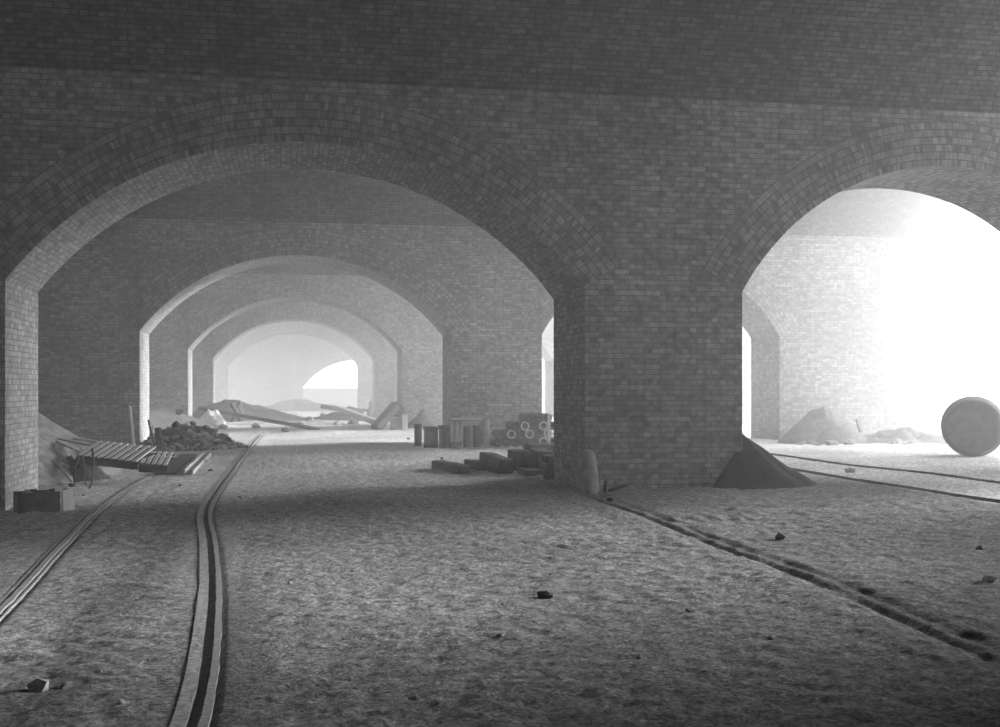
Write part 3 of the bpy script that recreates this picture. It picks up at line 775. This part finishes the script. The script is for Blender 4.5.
# open plank trough lying by the rubble
a, b = G(184.5, 475), G(204, 456)
e = thing('plank_trough', 'narrow trough of pale planks lying end-on between rubble and rail', 'trough')
sd = Vector((-(b-a).y, (b-a).x, 0)).normalized()
bm = bmesh.new(); beam(bm, a+Vector((0, 0, .05)), b+Vector((0, 0, .05)), .035, .12); obj('side_board', bm, M['palewood'], e)
bm = bmesh.new(); beam(bm, a-sd*.14+Vector((0, 0, .03)), b-sd*.14+Vector((0, 0, .03)), .035, .1); obj('side_board', bm, M['palewood'], e)
bm = bmesh.new(); beam(bm, a-sd*.07+Vector((0, 0, .02)), b-sd*.07+Vector((0, 0, .02)), .13, .03); obj('bottom_board', bm, M['wood'], e)
a2, b2 = a+sd*.55+Vector((0, 0, .0)), b+sd*.6
bm = bmesh.new(); beam(bm, (a+sd*.36)+Vector((.0, .05, .03)), (b+sd*.34)+Vector((0, 0, .03)), .36, .05, .01)
tag(obj('trough_shade', bm, M['darkwood']), 'broad dark sheet standing for the shade left of the plank trough', 'board')  # dark sheet laid in place of the shade beside the trough

# ---- debris in the far bays
def pole(name, label, a, b, w_, mt='wood', cat='pole', h_=None):
    bm = bmesh.new(); beam(bm, a, b, w_, h_ or w_); tag(obj(name, bm, M[mt]), label, cat)
pole('long_pole', 'long thin dark pole propped across the left half of the third arch', atd(199, 408, 45.5), atd(319, 429.5, 41.5), .13, 'darkwood')
pole('crossed_pole', 'left stick of the pair standing crossed under the fourth arch', atd(232, 404, 50), atd(243, 424, 49.5), .16, 'darkwood')
pole('crossed_pole', 'right stick of the pair standing crossed under the fourth arch', atd(240, 402, 50.5), atd(231, 425, 49.6), .14, 'darkwood')
pole('leaning_stick', 'short stick leaning right of the crossed sticks', atd(238, 401, 51), atd(245, 420, 50), .16, 'wood')
pole('pale_board', 'pale board lying flat left of the crossed sticks', atd(226, 424, 46.5), atd(262, 421, 47.5), .28, 'palewood', 'board', .09)
pole('pale_board', 'pale short board lying right of the crossed sticks', atd(256, 420, 48), atd(268, 421, 47.6), .3, 'palewood', 'board', .1)
pole('pale_beam', 'pale slanting beam lying on the rubble right of centre in the far bay', atd(334, 407, 52), atd(381, 424, 46), .22, 'palewood', 'beam')
pole('slim_beam', 'thin dark beam lying across the rubble right of centre', atd(322, 406, 54), atd(365, 414, 52), .2, 'wood', 'beam')
pole('short_post', 'short dark post standing before the fourth wall right of the arch', atd(371, 402, 55), atd(370.5, 421, 54.5), .18, 'wood', 'post')
pole('leaning_beam', 'thick beam leaning up against the right jamb of the third arch', atd(375, 429.5, 41.8), atd(396, 405, 43.2), .30, 'darkwood', 'beam')
# rounded head of the leaning beam and the block beside it
p = atd(395, 410.5, 43.2)
bm = bmesh.new(); lathe(bm, [(0, -.22), (.22, -.22), (.27, -.15), (.27, .15), (.22, .22), (0, .22)], 18); bmesh.ops.recalc_face_normals(bm, faces=bm.faces)
o = obj('round_block', bm, M['darkwood']); o.location = p+Vector((.14, .62, .02)); o.rotation_euler = (math.radians(90), 0, 0); tag(o, 'round wooden drum resting on the dark box at the third arch jamb', 'drum')
p = G(397, 430)
e = thing('timber_crate', 'dark square crate at the foot of the third arch right jamb', 'crate', (p.x, p.y+.35, p.z))
bm = bmesh.new(); box(bm, (0, 0, .22), (.42, .42, .46), None, .01); obj('crate_body', bm, M['wood'], e)
for z in (.06, .38):
    bm = bmesh.new(); box(bm, (0, -.22, z), (.45, .03, .06), None, .004); obj('batten', bm, M['wood'], e)
p = G(403.5, 430); bm = bmesh.new(); box(bm, (0, 0, .26), (.2, .3, .56), None, .02); rough_verts(bm, .02, 6)
o = obj('pale_block', bm, M['concrete']); o.location = p+Vector((.05, .2, 0)); tag(o, 'pale upright block right of the crate at the third arch jamb', 'block')
p = at(190, 420); 
pole('dark_chunk', 'small dark block on the chalk bank left of the third arch', atd(177, 413, 41), atd(181, 414, 41), .3, 'darkwood', 'block')
for k, (px, py, s) in enumerate(((310, 421, .3), (322, 418, .22), (352, 424, .3), (338, 425, .22), (300, 424, .2), (360, 421, .25), (255, 428, .2), (222, 429, .22))):
    p = at(px, py)
    rock('rubble_lump', 'grey lump of rubble strewn on the floor of the far bays', 'rubble', 'rubble strewn in the far bays', (p.x, p.y, p.z), s, 'stone', .25)
# right: white block and debris below the second wall
p = G(773, 436); bm = bmesh.new(); box(bm, (0, 0, .1), (.42, .3, .2), None, .02)
o = obj('pale_slab', bm, M['palestone']); o.location = p; tag(o, 'white squared slab lying left of the rubble mound beyond the right arch', 'slab')
for k in range(26):
    x = random.uniform(12.6, 18.0); yv = random.uniform(27.2, 28.9)
    rock('rubble_lump', 'pale lump at the foot of the rubble beyond the right-hand arch', 'rubble', 'lumps at the foot of the far right rubble', (x, yv, gz(x, yv)), random.uniform(.07, .18), 'stone', .3)
pole('leaning_stick', 'short stick poking up from the rubble ridge beyond the right arch', atd(857, 419, 29.5), atd(861, 432, 29.3), .08, 'wood')
# low parapet in the farthest arch and the yard wall beyond
bm = bmesh.new(); uvl = bm.loops.layers.uv.new('UVMap')
bmesh.ops.create_cube(bm, size=1.0); bmesh.ops.scale(bm, vec=(9.4, .5, 2.0), verts=bm.verts); bmesh.ops.translate(bm, vec=(5.0, 89.2, .5), verts=bm.verts)
struct(obj('wall_low', bm, M['concrete']), 'low grey parapet closing the bottom of the farthest arch', 'wall')
# ---------------------------------------------------------------- daylight, haze, camera
w = bpy.data.worlds.new('overcast_sky'); S.world = w; w.use_nodes = True
nt = w.node_tree; nt.nodes.clear(); out = nt.nodes.new('ShaderNodeOutputWorld'); bg = nt.nodes.new('ShaderNodeBackground')
tc = nt.nodes.new('ShaderNodeTexCoord'); sp = nt.nodes.new('ShaderNodeSeparateXYZ'); nt.links.new(tc.outputs['Generated'], sp.inputs[0])
r = ramp(nt, sp.outputs['Z'], [(0.0, .75), (.35, 1.0)]); nt.links.new(r.outputs[0], bg.inputs[0])
bg.inputs[1].default_value = 6.0
nt.links.new(bg.outputs[0], out.inputs[0])
sun = bpy.data.lights.new('sun', 'SUN'); sun.energy = 13.0; sun.angle = math.radians(16)
so = bpy.data.objects.new('sun', sun); COL.objects.link(so)
az = math.radians(12); el = math.radians(14)
d = Vector((-math.cos(el)*math.cos(az), -math.cos(el)*math.sin(az), -math.sin(el)))
so.rotation_euler = d.to_track_quat('-Z', 'Y').to_euler()

# dust haze filling the arches; in the nearest bay a thin added veil lifts the darks
def haze(label, y0, y1, dens, glow=None):
    bm = bmesh.new(); bmesh.ops.create_cube(bm, size=1.0)
    bmesh.ops.scale(bm, vec=(70, y1-y0, 14), verts=bm.verts); bmesh.ops.translate(bm, vec=(15, (y0+y1)/2, 6.0), verts=bm.verts)
    m = bpy.data.materials.new('haze_volume'); m.use_nodes = True; nt = m.node_tree; nt.nodes.clear()
    out = nt.nodes.new('ShaderNodeOutputMaterial'); vs = nt.nodes.new('ShaderNodeVolumeScatter')
    vs.inputs['Color'].default_value = g(.95); vs.inputs['Density'].default_value = dens; vs.inputs['Anisotropy'].default_value = .3
    if glow:    # thicker haze at the open side, imitating lens glow from the bright sky
        ge = nt.nodes.new('ShaderNodeNewGeometry'); sx = nt.nodes.new('ShaderNodeSeparateXYZ'); nt.links.new(ge.outputs['Position'], sx.inputs[0])
        mr = nt.nodes.new('ShaderNodeMapRange'); mr.interpolation_type = 'SMOOTHSTEP'
        for k, v in zip(('From Min', 'From Max', 'To Min', 'To Max'), glow): mr.inputs[k].default_value = v
        nt.links.new(sx.outputs['X'], mr.inputs['Value']); nt.links.new(mr.outputs[0], vs.inputs['Density'])
    nt.links.new(vs.outputs[0], out.inputs['Volume'])
    tag(obj('haze', bm, m), label, 'haze', kind='stuff')
haze('thin haze added in the near bay to lift its dark tones', -13.0, 17.4, .006)
haze('bright dust haze in the second bay, thickened at its right end to imitate glow from the sky', 17.5, 31.0, .016, (9.0, 18.0, .014, .07))
haze('thin dust haze in the third and fourth bays', 31.1, 59.0, .010)
haze('dense bright dust haze in the farthest bays', 59.1, 140.0, .02)

cam = bpy.data.cameras.new('camera'); co = bpy.data.objects.new('camera', cam); COL.objects.link(co); S.camera = co
cam.sensor_width = 36.0; cam.sensor_fit = 'HORIZONTAL'; cam.lens = F/1000*36.0
cam.shift_y = (HZ-363.5)/1000.0; cam.clip_end = 1000; cam.clip_start = .05
co.location = (0, 0, EYE); co.rotation_euler = (math.radians(90), 0, -TH)
S.view_settings.view_transform = 'Standard'; S.view_settings.look = 'None'; S.view_settings.gamma = 1.0
S.view_settings.use_curve_mapping = False; S.view_settings.exposure = 0.34
S.cycles.volume_bounces = 2; S.cycles.max_bounces = 6; S.cycles.diffuse_bounces = 3
S.cycles.use_denoising = True
S.cycles.sample_clamp_indirect = 6
